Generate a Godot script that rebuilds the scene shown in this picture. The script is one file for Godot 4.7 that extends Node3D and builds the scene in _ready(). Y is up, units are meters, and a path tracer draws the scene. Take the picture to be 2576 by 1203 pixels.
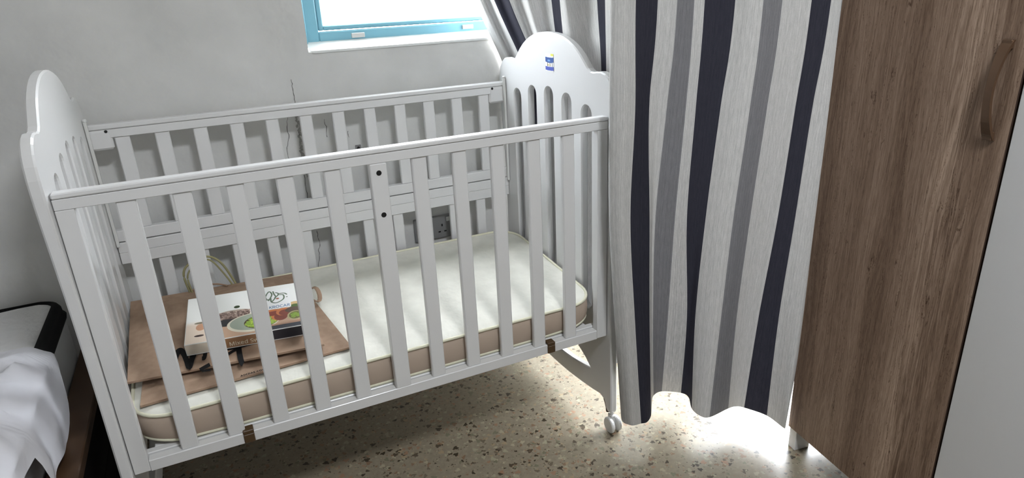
extends Node3D
# A white wooden baby crib by a window, a striped curtain, a wardrobe and the corner of a bed.
# y = 0 is the floor, x runs along the crib, z towards the room.

const FOCAL := 1652.95
const EYE := Vector3(0.2779, 1.2955, 1.4380)
var eye_basis := Basis.from_euler(Vector3(deg_to_rad(-20.763), deg_to_rad(-24.932), deg_to_rad(-2.678)))
var M := {}
var rng := RandomNumberGenerator.new()
var taken := {}

func _ready() -> void:
	rng.seed = 77
	# ---- camera
	var cam := Camera3D.new()
	cam.name = "camera"
	cam.transform = Transform3D(eye_basis, EYE)
	cam.fov = rad_to_deg(2.0 * atan(601.5 / FOCAL))
	cam.near = 0.02
	add_child(cam)
	cam.current = true
	# ---- sky and exposure
	var sm := ProceduralSkyMaterial.new()
	sm.sky_top_color = Color(0.95, 0.97, 1.0)
	sm.sky_horizon_color = Color(0.80, 0.80, 0.79)
	sm.ground_horizon_color = Color(0.76, 0.75, 0.73)
	sm.ground_bottom_color = Color(0.70, 0.68, 0.64)
	sm.sky_energy_multiplier = 4.4
	sm.ground_energy_multiplier = 4.4
	var sky := Sky.new()
	sky.sky_material = sm
	var env := Environment.new()
	env.background_mode = Environment.BG_SKY
	env.sky = sky
	env.tonemap_mode = Environment.TONE_MAPPER_LINEAR
	env.tonemap_exposure = 1.07
	env.sdfgi_enabled = true
	env.ssao_enabled = true
	env.ssil_enabled = true
	var we := WorldEnvironment.new()
	we.name = "environment"
	we.environment = env
	add_child(we)
	# ---- added lamp, out of view, filling the room with front light
	fill_lamp(Vector3(0.85, 2.75, 1.75), 4.5)
	# ---- materials, setting, things
	materials()
	room()
	window_and_door()
	crib()
	crib_mattress()
	bags_and_box()
	curtain()
	wardrobe()
	bed()
	socket()

# ---------------------------------------------------------------- pixels to points
func ray(u: float, v: float) -> Vector3:
	return (eye_basis * Vector3((u - 1288.0) / FOCAL, -(v - 601.5) / FOCAL, -1.0)).normalized()

func on_axis(u: float, v: float, axis: int, value: float) -> Vector3:
	var d := ray(u, v)
	return EYE + d * ((value - EYE[axis]) / d[axis])

func on_plane(u: float, v: float, p0: Vector3, n: Vector3) -> Vector3:
	var d := ray(u, v)
	return EYE + d * ((p0 - EYE).dot(n) / d.dot(n))

# ---------------------------------------------------------------- helpers
func numbered(called: String) -> String:
	var k: int = taken.get(called, -1) + 1
	taken[called] = k
	return called if k == 0 else "%s_%03d" % [called, k]

func tag(o: Node, label: String, category: String, group := "", kind := "") -> void:
	o.set_meta("label", label)
	if category: o.set_meta("category", category)
	if group: o.set_meta("group", group)
	if kind: o.set_meta("kind", kind)

func thing(called: String, label: String, category: String, at := Vector3.ZERO, turn := 0.0) -> Node3D:
	var o := Node3D.new()
	o.name = numbered(called)
	add_child(o)
	o.position = at
	o.rotation.y = turn
	tag(o, label, category)
	return o

func struct(called: String, label: String, category := "") -> Node3D:
	var o := Node3D.new()
	o.name = called
	add_child(o)
	o.set_meta("kind", "structure")
	o.set_meta("label", label)
	if category: o.set_meta("category", category)
	return o

func mb() -> SurfaceTool:
	var st := SurfaceTool.new()
	st.begin(Mesh.PRIMITIVE_TRIANGLES)
	st.set_smooth_group(-1)
	return st

func build(st: SurfaceTool, called: String, mat: Material, parent: Node, normals := true) -> MeshInstance3D:
	if normals: st.generate_normals()
	var o := MeshInstance3D.new()
	o.name = called
	o.mesh = st.commit()
	o.material_override = mat
	parent.add_child(o, true)
	return o

func use(mesh: Mesh, called: String, mat: Material, parent: Node, at := Vector3.ZERO) -> MeshInstance3D:
	var o := MeshInstance3D.new()
	o.name = called
	o.mesh = mesh
	o.material_override = mat
	o.position = at
	parent.add_child(o, true)
	return o

func quad(st: SurfaceTool, a: Vector3, b: Vector3, c: Vector3, d: Vector3) -> void:   # clockwise from the front
	for p: Vector3 in [a, b, c, a, c, d]: st.add_vertex(p)

func quad_uv(st: SurfaceTool, p: Array, uv: Array) -> void:
	for k: int in [0, 1, 2, 0, 2, 3]:
		st.set_uv(uv[k])
		st.add_vertex(p[k])

func tri(st: SurfaceTool, a: Vector3, b: Vector3, c: Vector3) -> void:
	st.add_vertex(a); st.add_vertex(b); st.add_vertex(c)

# a box with chamfered edges, lo..hi
func bar(st: SurfaceTool, lo: Vector3, hi: Vector3, b := 0.0015) -> void:
	b = minf(b, minf(hi.x - lo.x, minf(hi.y - lo.y, hi.z - lo.z)) * 0.45)
	var c := (lo + hi) * 0.5
	var h := (hi - lo) * 0.5
	for ax in 3:
		var a1 := (ax + 1) % 3
		var a2 := (ax + 2) % 3
		for s: float in [-1.0, 1.0]:
			var q := []
			for k: Array in [[-1, -1], [-1, 1], [1, 1], [1, -1]]:
				var v := Vector3.ZERO
				v[ax] = s * h[ax]
				v[a1] = k[0] * (h[a1] - b)
				v[a2] = k[1] * (h[a2] - b)
				q.append(c + v)
			if s > 0: quad(st, q[0], q[1], q[2], q[3])
			else: quad(st, q[3], q[2], q[1], q[0])
	for ax in 3:                       # twelve edges
		var a1 := (ax + 1) % 3
		var a2 := (ax + 2) % 3
		for s1: float in [-1.0, 1.0]:
			for s2: float in [-1.0, 1.0]:
				var q := []
				for k: Array in [[-1, 0], [1, 0], [1, 1], [-1, 1]]:
					var v := Vector3.ZERO
					v[ax] = k[0] * (h[ax] - b)
					v[a1] = s1 * (h[a1] - (b if k[1] == 1 else 0.0))
					v[a2] = s2 * (h[a2] - (0.0 if k[1] == 1 else b))
					q.append(c + v)
				if s1 * s2 > 0: quad(st, q[0], q[1], q[2], q[3])
				else: quad(st, q[3], q[2], q[1], q[0])
	for sx: float in [-1.0, 1.0]:
		for sy: float in [-1.0, 1.0]:
			for sz: float in [-1.0, 1.0]:
				var p1 := c + Vector3(sx * h.x, sy * (h.y - b), sz * (h.z - b))
				var p2 := c + Vector3(sx * (h.x - b), sy * h.y, sz * (h.z - b))
				var p3 := c + Vector3(sx * (h.x - b), sy * (h.y - b), sz * h.z)
				if sx * sy * sz > 0: tri(st, p1, p3, p2)
				else: tri(st, p1, p2, p3)

func box_mesh(lo: Vector3, hi: Vector3, b := 0.0015) -> Mesh:
	var st := mb()
	bar(st, lo, hi, b)
	st.generate_normals()
	return st.commit()

# a tube of radius r along points
func tube(st: SurfaceTool, pts: Array, r: float, n := 8, closed := false, squash := Vector2(1, 1)) -> void:
	var rings := []
	var up := Vector3.UP
	for i in pts.size():
		var a: Vector3 = pts[(i - 1 + pts.size()) % pts.size()] if (closed or i > 0) else pts[i]
		var b: Vector3 = pts[(i + 1) % pts.size()] if (closed or i < pts.size() - 1) else pts[i]
		var d := (b - a).normalized()
		var side := d.cross(up)
		if side.length() < 0.05: side = d.cross(Vector3.RIGHT)
		side = side.normalized()
		var top := side.cross(d).normalized()
		var ring := []
		for k in n:
			var t := TAU * k / n
			ring.append(pts[i] + side * cos(t) * r * squash.x + top * sin(t) * r * squash.y)
		rings.append(ring)
	var m := rings.size() if closed else rings.size() - 1
	for i in m:
		var A: Array = rings[i]
		var B: Array = rings[(i + 1) % rings.size()]
		for k in n:
			quad(st, A[k], A[(k + 1) % n], B[(k + 1) % n], B[k])
	if not closed:
		for k in range(1, n - 1):
			tri(st, rings[0][0], rings[0][k + 1], rings[0][k])
			tri(st, rings[-1][0], rings[-1][k], rings[-1][k + 1])

# a disc or short cylinder along an axis direction
func puck(st: SurfaceTool, at: Vector3, dir: Vector3, r: float, h: float, n := 16, bevel := 0.0) -> void:
	dir = dir.normalized()
	var s := dir.cross(Vector3.UP)
	if s.length() < 0.1: s = dir.cross(Vector3.RIGHT)
	s = s.normalized()
	var t := dir.cross(s)
	var prof := [[0.0, 0.0], [r - bevel, 0.0], [r, bevel], [r, h - bevel], [r - bevel, h], [0.0, h]]
	for i in prof.size() - 1:
		for k in n:
			var a := TAU * k / n
			var b := TAU * (k + 1) / n
			var ra: float = prof[i][0]
			var rb: float = prof[i + 1][0]
			var pa: Vector3 = at + dir * prof[i][1]
			var pb: Vector3 = at + dir * prof[i + 1][1]
			var q1 := pa + (s * cos(a) + t * sin(a)) * ra
			var q2 := pa + (s * cos(b) + t * sin(b)) * ra
			var q3 := pb + (s * cos(b) + t * sin(b)) * rb
			var q4 := pb + (s * cos(a) + t * sin(a)) * rb
			quad(st, q1, q4, q3, q2)

func catmull(p0: Vector3, p1: Vector3, p2: Vector3, p3: Vector3, t: float) -> Vector3:
	return 0.5 * ((2.0 * p1) + (p2 - p0) * t + (2.0 * p0 - 5.0 * p1 + 4.0 * p2 - p3) * t * t + (3.0 * p1 - p0 - 3.0 * p2 + p3) * t * t * t)

func plain(c: Color, rough := 0.6, spec := 0.5) -> StandardMaterial3D:
	var m := StandardMaterial3D.new()
	m.albedo_color = c
	m.roughness = rough
	m.metallic_specular = spec
	return m

func noise_tex(seed_: int, freq: float, lo: Color, hi: Color, octaves := 4, size := 512, normal := false, strength := 4.0) -> NoiseTexture2D:
	var n := FastNoiseLite.new()
	n.seed = seed_
	n.frequency = freq
	n.fractal_octaves = octaves
	var t := NoiseTexture2D.new()
	t.noise = n
	t.width = size
	t.height = size
	t.seamless = true
	if normal:
		t.as_normal_map = true
		t.bump_strength = strength
	else:
		var g := Gradient.new()
		g.set_color(0, lo)
		g.set_color(1, hi)
		t.color_ramp = g
	return t

# ---------------------------------------------------------------- materials
func materials() -> void:
	M.paint = plain(Color(0.86, 0.86, 0.858), 0.34, 0.5)
	M.paint.clearcoat_enabled = true
	M.paint.clearcoat = 0.4
	M.paint.clearcoat_roughness = 0.12
	M.steel_dark = plain(Color(0.05, 0.05, 0.05), 0.4)
	M.brown_metal = plain(Color(0.30, 0.22, 0.13), 0.45)
	M.wall = plain(Color.WHITE, 0.85, 0.3)
	M.wall.albedo_texture = noise_tex(3, 0.006, Color(0.80, 0.80, 0.79), Color(0.87, 0.87, 0.86), 5, 512)
	M.wall.uv1_triplanar = true
	M.wall.uv1_world_triplanar = true
	M.wall.uv1_scale = Vector3(0.9, 0.9, 0.9)
	M.wall.normal_enabled = true
	M.wall.normal_texture = noise_tex(8, 0.012, Color.BLACK, Color.WHITE, 5, 512, true, 5.0)
	M.wall.normal_scale = 0.35
	M.wall_white = plain(Color(0.86, 0.86, 0.85), 0.8, 0.3)
	M.crack = plain(Color(0.36, 0.36, 0.35), 0.95, 0.1)
	M.flake = plain(Color(0.62, 0.62, 0.60), 0.9, 0.2)
	M.ceiling = plain(Color(0.88, 0.88, 0.87), 0.9, 0.2)
	M.blue = plain(Color(0.50, 0.72, 0.79), 0.4)
	M.sill = plain(Color(0.90, 0.91, 0.90), 0.4)
	M.glass = plain(Color(0.9, 0.97, 1.0, 0.06), 0.0)
	M.glass.transparency = BaseMaterial3D.TRANSPARENCY_ALPHA
	M.plastic = plain(Color(0.85, 0.85, 0.84), 0.35)
	M.floor = plain(Color.WHITE, 0.32, 0.5)
	M.floor.albedo_texture = terrazzo()
	M.floor.uv1_triplanar = true
	M.floor.uv1_world_triplanar = true
	M.floor.uv1_scale = Vector3(0.95, 0.95, 0.95)
	M.kraft = plain(Color.WHITE, 0.85, 0.3)
	M.kraft.albedo_texture = noise_tex(21, 0.03, Color(0.57, 0.475, 0.40), Color(0.64, 0.545, 0.465), 4, 256)
	M.kraft.uv1_triplanar = true
	M.kraft.uv1_scale = Vector3(4, 4, 4)
	M.black_ink = plain(Color(0.045, 0.045, 0.05), 0.7, 0.3)
	M.cord = plain(Color(0.58, 0.56, 0.42), 0.9, 0.2)
	M.tick = plain(Color.WHITE, 0.9, 0.2)
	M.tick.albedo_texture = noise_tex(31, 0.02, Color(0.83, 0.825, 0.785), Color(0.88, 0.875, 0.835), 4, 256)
	M.tick.uv1_triplanar = true
	M.tick.uv1_scale = Vector3(3, 3, 3)
	M.tick.normal_enabled = true
	M.tick.normal_texture = noise_tex(32, 0.02, Color.BLACK, Color.WHITE, 4, 256, true, 3.0)
	M.tick.normal_scale = 0.4
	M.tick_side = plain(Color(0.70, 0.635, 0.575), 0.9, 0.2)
	M.piping = plain(Color(0.86, 0.85, 0.76), 0.8, 0.2)
	M.wood = plain(Color.WHITE, 0.5, 0.4)
	M.wood.albedo_texture = wood_image(Color(0.41, 0.325, 0.262), Color(0.82, 0.725, 0.645), 5, 512, 1536, 0.78)
	M.wood_edge = plain(Color(0.20, 0.13, 0.09), 0.6)
	M.handle = plain(Color(0.40, 0.31, 0.24), 0.28)
	M.handle.metallic = 0.35
	M.melamine = plain(Color(0.83, 0.83, 0.83), 0.45)
	M.bed_wood = plain(Color(0.34, 0.25, 0.17), 0.5)
	M.bed_wood.albedo_texture = wood_image(Color(0.75, 0.7, 0.62), Color(1, 1, 1), 15, 128, 512)
	M.bed_dark = plain(Color(0.07, 0.06, 0.055), 0.8, 0.2)  # near-black, also paints shade onto the bed side by the crib
	M.bed_top = plain(Color(0.88, 0.88, 0.88), 0.9, 0.2)
	M.bed_top.normal_enabled = true
	M.bed_top.normal_texture = noise_tex(41, 0.03, Color.BLACK, Color.WHITE, 4, 256, true, 4.0)
	M.bed_top.uv1_triplanar = true
	M.bed_top.uv1_scale = Vector3(3, 3, 3)
	M.bed_side = plain(Color(0.80, 0.80, 0.80), 0.9, 0.2)
	M.black_tape = plain(Color(0.035, 0.035, 0.037), 0.7, 0.3)
	M.sheet = plain(Color(0.86, 0.86, 0.88), 0.85, 0.2)
	M.sheet.normal_enabled = true
	M.sheet.normal_texture = noise_tex(51, 0.015, Color.BLACK, Color.WHITE, 4, 256, true, 5.0)
	M.sheet.normal_scale = 0.5
	M.sheet.uv1_triplanar = true
	M.sheet.uv1_scale = Vector3(2, 2, 2)
	M.cloth = plain(Color.WHITE, 0.95, 0.15)
	M.cloth.vertex_color_use_as_albedo = true
	M.cloth.albedo_texture = weave()
	M.cloth.uv1_scale = Vector3(6, 2, 1)
	M.cloth.backlight_enabled = true
	M.cloth.backlight = Color(0.28, 0.28, 0.29)
	M.grey_plate = plain(Color(0.50, 0.50, 0.50), 0.45)
	M.white_card = plain(Color(0.86, 0.86, 0.84), 0.6)
	M.lamp_glow = plain(Color(1, 1, 1), 0.5)
	M.lamp_glow.emission_enabled = true
	M.lamp_glow.emission = Color(1, 0.97, 0.93)
	M.lamp_glow.emission_energy_multiplier = 2.0

func terrazzo() -> ImageTexture:
	var s := 1024
	var im := Image.create(s, s, true, Image.FORMAT_RGB8)
	var n := FastNoiseLite.new()
	n.seed = 4
	n.frequency = 0.05
	for y in s:
		for x in s:
			var k := 0.5 + 0.5 * n.get_noise_2d(x, y)
			im.set_pixel(x, y, Color(0.50, 0.465, 0.40).lerp(Color(0.58, 0.54, 0.465), k))
	var tones := [Color(0.60, 0.58, 0.49), Color(0.63, 0.59, 0.50), Color(0.46, 0.45, 0.37), Color(0.33, 0.29, 0.23), Color(0.58, 0.46, 0.37), Color(0.42, 0.38, 0.32), Color(0.60, 0.53, 0.43), Color(0.26, 0.23, 0.18), Color(0.50, 0.40, 0.32)]
	var r := RandomNumberGenerator.new()
	r.seed = 9
	for i in 9000:
		var cx := r.randi_range(0, s - 1)
		var cy := r.randi_range(0, s - 1)
		var big := r.randf()
		var a := 1.7 + 8.0 * pow(big, 4.0)
		var b := a * r.randf_range(0.5, 0.95)
		var th := r.randf() * PI
		var c: Color = tones[r.randi_range(0, tones.size() - 1)]
		if a > 5.0 and c.v < 0.25: c = tones[3]
		var ph := r.randf() * TAU
		var m := int(ceil(a)) + 1
		for dy in range(-m, m + 1):
			for dx in range(-m, m + 1):
				var px := dx * cos(th) + dy * sin(th)
				var py := -dx * sin(th) + dy * cos(th)
				var ang := atan2(py, px)
				var w := 1.0 + 0.22 * sin(3.0 * ang + ph) + 0.12 * sin(5.0 * ang - ph)
				if (px * px) / (a * a) + (py * py) / (b * b) < w * w * 0.8:
					im.set_pixel(posmod(cx + dx, s), posmod(cy + dy, s), c)
	im.generate_mipmaps()
	return ImageTexture.create_from_image(im)

func wood_image(dark: Color, light: Color, seed_: int, w: int, h: int, pale := -1.0) -> ImageTexture:
	var im := Image.create(w, h, false, Image.FORMAT_RGB8)
	var n1 := FastNoiseLite.new()
	n1.seed = seed_
	n1.frequency = 0.0065
	n1.fractal_octaves = 3
	var n2 := FastNoiseLite.new()
	n2.seed = seed_ + 1
	n2.frequency = 0.11
	n2.fractal_octaves = 3
	var n3 := FastNoiseLite.new()
	n3.seed = seed_ + 2
	n3.frequency = 0.02
	n3.noise_type = FastNoiseLite.TYPE_SIMPLEX
	var kx := 512.0 / w
	for y in h:
		for x in w:
			var X := x * kx
			var warp := 14.0 * n3.get_noise_2d(X * 0.6, y * 0.09)
			var band := n1.get_noise_2d(X + warp, y * 0.035)
			var fine := n2.get_noise_2d((X + warp) * 1.5, y * 0.045)
			var pore := n2.get_noise_2d(X * 4.0 + 300.0, y * 0.16)
			var k := 0.40 + 0.50 * band + 0.22 * fine + 0.16 * n2.get_noise_2d(X * 5.0, y * 0.3)
			if pale > 0.0: k += exp(-pow((float(x) / w - pale - 0.03 * warp / 14.0) / 0.09, 2.0)) * (0.16 + 0.30 * fine)
			var line := n3.get_noise_2d((X + warp * 1.6) * 1.4 + 500.0, y * 0.035)
			if absf(line) < 0.007: k -= 0.45
			if pore > 0.28: k -= 0.16
			im.set_pixel(x, y, dark.lerp(light, clampf(k, -0.25, 1.0)))
	return ImageTexture.create_from_image(im)

func weave() -> ImageTexture:
	var im := Image.create(256, 256, false, Image.FORMAT_RGB8)
	var r := RandomNumberGenerator.new()
	r.seed = 12
	var n := FastNoiseLite.new()
	n.seed = 2
	n.frequency = 0.2
	for x in 256:
		var col := r.randf_range(0.90, 1.0)
		for y in 256:
			var k := col * (0.94 + 0.10 * n.get_noise_2d(x * 2.0, y * 0.22)) - r.randf() * 0.05
			im.set_pixel(x, y, Color(k, k, k))
	return ImageTexture.create_from_image(im)

# ---------------------------------------------------------------- room
const WALL_Z := -0.72
const WIN_L := 0.622
const WIN_R := 1.62
const WIN_B := 1.142
const WIN_T := 2.0
const RIGHT_X := 2.20
const LEFT_X := -1.75
const FRONT_Z := 3.3
const TOP_Y := 2.78

func room() -> void:
	var f := struct("floor", "terrazzo floor with small brown and cream chips")
	var st := mb()
	bar(st, Vector3(LEFT_X - 0.25, -0.12, WALL_Z - 0.25), Vector3(RIGHT_X + 0.25, 0.0, FRONT_Z + 0.25), 0.0)
	build(st, "slab", M.floor, f)
	var c := struct("ceiling", "plain white ceiling")
	st = mb()
	bar(st, Vector3(LEFT_X - 0.25, TOP_Y, WALL_Z - 0.25), Vector3(RIGHT_X + 0.25, TOP_Y + 0.12, FRONT_Z + 0.25), 0.0)
	build(st, "slab", M.ceiling, c)
	var w := struct("wall_back", "off-white plaster wall with cracks behind the crib")
	st = mb()
	var zb := WALL_Z - 0.2
	bar(st, Vector3(LEFT_X - 0.2, 0, zb), Vector3(WIN_L, TOP_Y, WALL_Z), 0.0)
	bar(st, Vector3(WIN_R, 0, zb), Vector3(RIGHT_X + 0.2, TOP_Y, WALL_Z), 0.0)
	bar(st, Vector3(WIN_L, 0, zb), Vector3(WIN_R, WIN_B, WALL_Z), 0.0)
	bar(st, Vector3(WIN_L, WIN_T, zb), Vector3(WIN_R, TOP_Y, WALL_Z), 0.0)
	build(st, "plaster", M.wall, w)
	cracks(w)
	w = struct("wall_left", "plain off-white wall beside the bed")
	st = mb()
	bar(st, Vector3(LEFT_X - 0.2, 0, WALL_Z), Vector3(LEFT_X, TOP_Y, FRONT_Z + 0.2), 0.002)
	build(st, "plaster", M.wall, w)
	w = struct("wall_front", "plain off-white wall opposite the window")
	st = mb()
	bar(st, Vector3(LEFT_X, 0, FRONT_Z), Vector3(RIGHT_X + 0.2, TOP_Y, FRONT_Z + 0.2), 0.002)
	build(st, "plaster", M.wall, w)
	w = struct("wall_right", "off-white wall with the balcony door behind the curtain")
	st = mb()
	bar(st, Vector3(RIGHT_X, 0, WALL_Z), Vector3(RIGHT_X + 0.2, TOP_Y, DOOR_A), 0.002)
	bar(st, Vector3(RIGHT_X, 0, DOOR_B), Vector3(RIGHT_X + 0.2, TOP_Y, FRONT_Z), 0.002)
	bar(st, Vector3(RIGHT_X, 2.12, DOOR_A), Vector3(RIGHT_X + 0.2, TOP_Y, DOOR_B), 0.002)
	build(st, "plaster", M.wall, w)

const DOOR_A := -0.66
const DOOR_B := 0.33

func cracks(w: Node) -> void:
	var lines := [
		[[733, 200], [736, 222], [739, 240], [741, 255], [743, 268]],
		[[723, 292], [722, 320], [727, 345], [722, 372], [727, 400]],
		[[746, 292], [752, 330], [756, 360], [761, 400]],
		[[766, 440], [770, 470], [774, 504]],
		[[797, 580], [800, 598], [806, 612], [802, 630], [803, 655], [801, 676]],
		[[815, 300], [820, 318], [823, 345]],
		[[874, 330], [878, 346]],
		[[640, 520], [657, 525], [659, 515]],
	]
	for l: Array in lines:
		var st := mb()
		var prev_a := Vector3.ZERO
		var prev_b := Vector3.ZERO
		var pts := []
		for i in l.size() - 1:
			for k in 4:
				var t := k / 4.0
				pts.append(Vector2(l[i][0], l[i][1]).lerp(Vector2(l[i + 1][0], l[i + 1][1]), t) + Vector2(rng.randf_range(-1.4, 1.4), 0))
		pts.append(Vector2(l[-1][0], l[-1][1]))
		for i in pts.size():
			var p := on_axis(pts[i].x, pts[i].y, 2, WALL_Z + 0.0006)
			var h := rng.randf_range(0.0004, 0.0011)
			var a := p + Vector3(-h, 0, 0)
			var b := p + Vector3(h, 0, 0)
			if i > 0: quad(st, prev_a, prev_b, b, a)
			prev_a = a
			prev_b = b
		build(st, "crack", M.crack, w)
	# flaking paint along the old crack
	for i in 42:
		var t := i / 41.0
		var p := on_axis(747.0 + 22.0 * t + rng.randf_range(-4, 5), 292.0 + 150.0 * t, 2, WALL_Z)
		var st := mb()
		var n := 6
		var ring := []
		for k in n:
			var a := TAU * k / n
			ring.append(p + Vector3(cos(a) * rng.randf_range(0.002, 0.0055), sin(a) * rng.randf_range(0.003, 0.008), rng.randf_range(0.0004, 0.002)))
		for k in n: tri(st, p + Vector3(0, 0, 0.0026), ring[(k + 1) % n], ring[k])
		build(st, "paint_flake", M.flake, w)

func window_and_door() -> void:
	var w := struct("window_1", "light blue framed window above the crib with a white sill")
	var zf := WALL_Z - 0.055              # front of the frame
	var a := on_axis(1060, 81.6, 2, zf)
	var b := on_axis(1060, 63.6, 2, zf)
	var c := on_axis(1060, 49.4, 2, zf - 0.006)
	var x0 := WIN_L + 0.002
	var x1: float = on_axis(790, 0, 2, zf).x
	var x2: float = on_axis(804, 0, 2, zf - 0.006).x
	var top := WIN_T - 0.003
	var st := mb()
	bar(st, Vector3(x0, a.y - 0.012, zf - 0.06), Vector3(x1, top, zf), 0.003)
	bar(st, Vector3(WIN_R - 0.045, a.y - 0.012, zf - 0.06), Vector3(WIN_R - 0.002, top, zf), 0.003)
	bar(st, Vector3(x1, a.y - 0.012, zf - 0.06), Vector3(WIN_R - 0.045, b.y, zf), 0.003)
	bar(st, Vector3(x1, top - 0.045, zf - 0.06), Vector3(WIN_R - 0.045, top, zf), 0.003)
	bar(st, Vector3(x0, a.y - 0.012, zf - 0.004), Vector3(x0 + 0.008, top, zf + 0.012), 0.002)
	build(st, "window_frame", M.blue, w)
	st = mb()
	var sx1 := WIN_R - 0.05
	bar(st, Vector3(x1 + 0.002, b.y + 0.003, zf - 0.05), Vector3(x2, top - 0.05, zf - 0.006), 0.003)
	bar(st, Vector3(sx1 - 0.022, b.y + 0.003, zf - 0.05), Vector3(sx1, top - 0.05, zf - 0.006), 0.003)
	bar(st, Vector3(x2, b.y + 0.003, zf - 0.05), Vector3(sx1 - 0.022, c.y, zf - 0.006), 0.003)
	bar(st, Vector3(x2, top - 0.075, zf - 0.05), Vector3(sx1 - 0.022, top - 0.05, zf - 0.006), 0.003)
	var sash := build(st, "sash", M.blue, w)
	st = mb()
	bar(st, Vector3(x2 - 0.005, c.y - 0.005, zf - 0.032), Vector3(sx1 - 0.017, top - 0.07, zf - 0.028), 0.0)
	build(st, "pane", M.glass, sash)
	for u: Array in [[885, 917, 77, 94], [1164, 1190, 57, 72]]:
		st = mb()
		var p := on_axis(u[0], u[3], 2, zf + 0.004)
		var q := on_axis(u[1], u[2] + 4, 2, zf + 0.004)
		bar(st, Vector3(p.x, p.y - 0.002, zf - 0.002), Vector3(q.x, q.y, zf + 0.006), 0.0015)
		build(st, "stay_block", M.plastic, w)
	# sloping plastered sill
	st = mb()
	var yl := WIN_B
	var yh := a.y - 0.002
	var zl := WALL_Z + 0.004
	quad(st, Vector3(WIN_L + 0.004, yl + 0.004, zl), Vector3(WIN_L + 0.001, yh, zf - 0.01), Vector3(WIN_R - 0.001, yh, zf - 0.01), Vector3(WIN_R, yl + 0.004, zl))
	quad(st, Vector3(WIN_L + 0.012, yl - 0.003, zl), Vector3(WIN_L + 0.004, yl + 0.004, zl), Vector3(WIN_R, yl + 0.004, zl), Vector3(WIN_R, yl - 0.003, zl))
	quad(st, Vector3(WIN_L + 0.012, yl - 0.003, WALL_Z - 0.01), Vector3(WIN_L + 0.012, yl - 0.003, zl), Vector3(WIN_R, yl - 0.003, zl), Vector3(WIN_R, yl - 0.003, WALL_Z - 0.01))
	quad(st, Vector3(WIN_L + 0.001, yh, zf - 0.06), Vector3(WIN_R - 0.001, yh, zf - 0.06), Vector3(WIN_R - 0.001, yh, zf - 0.01), Vector3(WIN_L + 0.001, yh, zf - 0.01))
	build(st, "window_sill", M.sill, w)
	# balcony door in the right wall
	var d := struct("door_1", "glazed balcony door behind the striped curtain")
	st = mb()
	var xf := RIGHT_X + 0.08
	bar(st, Vector3(xf, 0.0, DOOR_A + 0.002), Vector3(xf + 0.05, 2.118, DOOR_A + 0.06), 0.003)
	bar(st, Vector3(xf, 0.0, DOOR_B - 0.06), Vector3(xf + 0.05, 2.118, DOOR_B - 0.002), 0.003)
	bar(st, Vector3(xf, 2.06, DOOR_A + 0.06), Vector3(xf + 0.05, 2.118, DOOR_B - 0.06), 0.003)
	bar(st, Vector3(xf, 0.0, DOOR_A + 0.06), Vector3(xf + 0.05, 0.05, DOOR_B - 0.06), 0.003)
	var fr := build(st, "door_frame", M.blue, d)
	st = mb()
	bar(st, Vector3(xf + 0.023, 0.045, DOOR_A + 0.055), Vector3(xf + 0.027, 2.065, DOOR_B - 0.055), 0.0)
	build(st, "pane", M.glass, fr)

func fill_lamp(at: Vector3, energy: float) -> void:  # added light source, unseen, brightens surfaces that face the room
	var o := thing("fill_lamp", "unseen round fill lamp added on the ceiling to brighten the room", "lamp", at)
	var rim := plain(Color(0.85, 0.85, 0.85), 0.4)
	var glow := plain(Color(1, 1, 1), 0.5)
	glow.emission_enabled = true
	glow.emission = Color(0.965, 0.98, 1.0)
	glow.emission_energy_multiplier = 1.5
	var st := mb()
	puck(st, Vector3(0, 0.03, 0), Vector3.DOWN, 0.23, 0.045, 32, 0.006)
	build(st, "rim", rim, o)
	st = mb()
	puck(st, Vector3(0, -0.012, 0), Vector3.DOWN, 0.21, 0.02, 32, 0.008)
	build(st, "diffuser", glow, o)
	var l := AreaLight3D.new()
	l.name = "fill_light"
	l.area_size = Vector2(0.40, 0.40)
	l.light_energy = energy
	l.light_color = Color(0.965, 0.98, 1.0)
	l.area_range = 12.0
	l.area_attenuation = 2.0
	l.shadow_enabled = true
	l.position = Vector3(0, -0.05, 0)
	l.rotation_degrees.x = -90
	o.add_child(l)

# ---------------------------------------------------------------- crib
const CW := 1.24          # inner length
const CC := -0.325        # middle of the end boards
const BT := 0.023         # board thickness

func half_outline() -> Array:      # (distance from the middle, height), from the top down to the foot
	return [Vector2(0.03, 1.1752), Vector2(0.06, 1.1725), Vector2(0.09, 1.1665), Vector2(0.12, 1.1575), Vector2(0.145, 1.147), Vector2(0.165, 1.136), Vector2(0.185, 1.122), Vector2(0.205, 1.105), Vector2(0.222, 1.09), Vector2(0.236, 1.083), Vector2(0.25, 1.082), Vector2(0.265, 1.0845), Vector2(0.285, 1.086), Vector2(0.305, 1.082), Vector2(0.322, 1.073), Vector2(0.338, 1.056), Vector2(0.348, 1.035), Vector2(0.353, 1.01), Vector2(0.354, 0.98), Vector2(0.352, 0.93), Vector2(0.346, 0.86), Vector2(0.338, 0.76), Vector2(0.334, 0.66), Vector2(0.335, 0.55), Vector2(0.339, 0.44), Vector2(0.344, 0.33), Vector2(0.348, 0.22), Vector2(0.350, 0.13), Vector2(0.350, 0.075), Vector2(0.345, 0.066), Vector2(0.330, 0.066), Vector2(0.322, 0.075), Vector2(0.312, 0.098), Vector2(0.290, 0.104), Vector2(0.24, 0.095), Vector2(0.18, 0.087), Vector2(0.11, 0.080), Vector2(0.05, 0.0765)]

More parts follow.
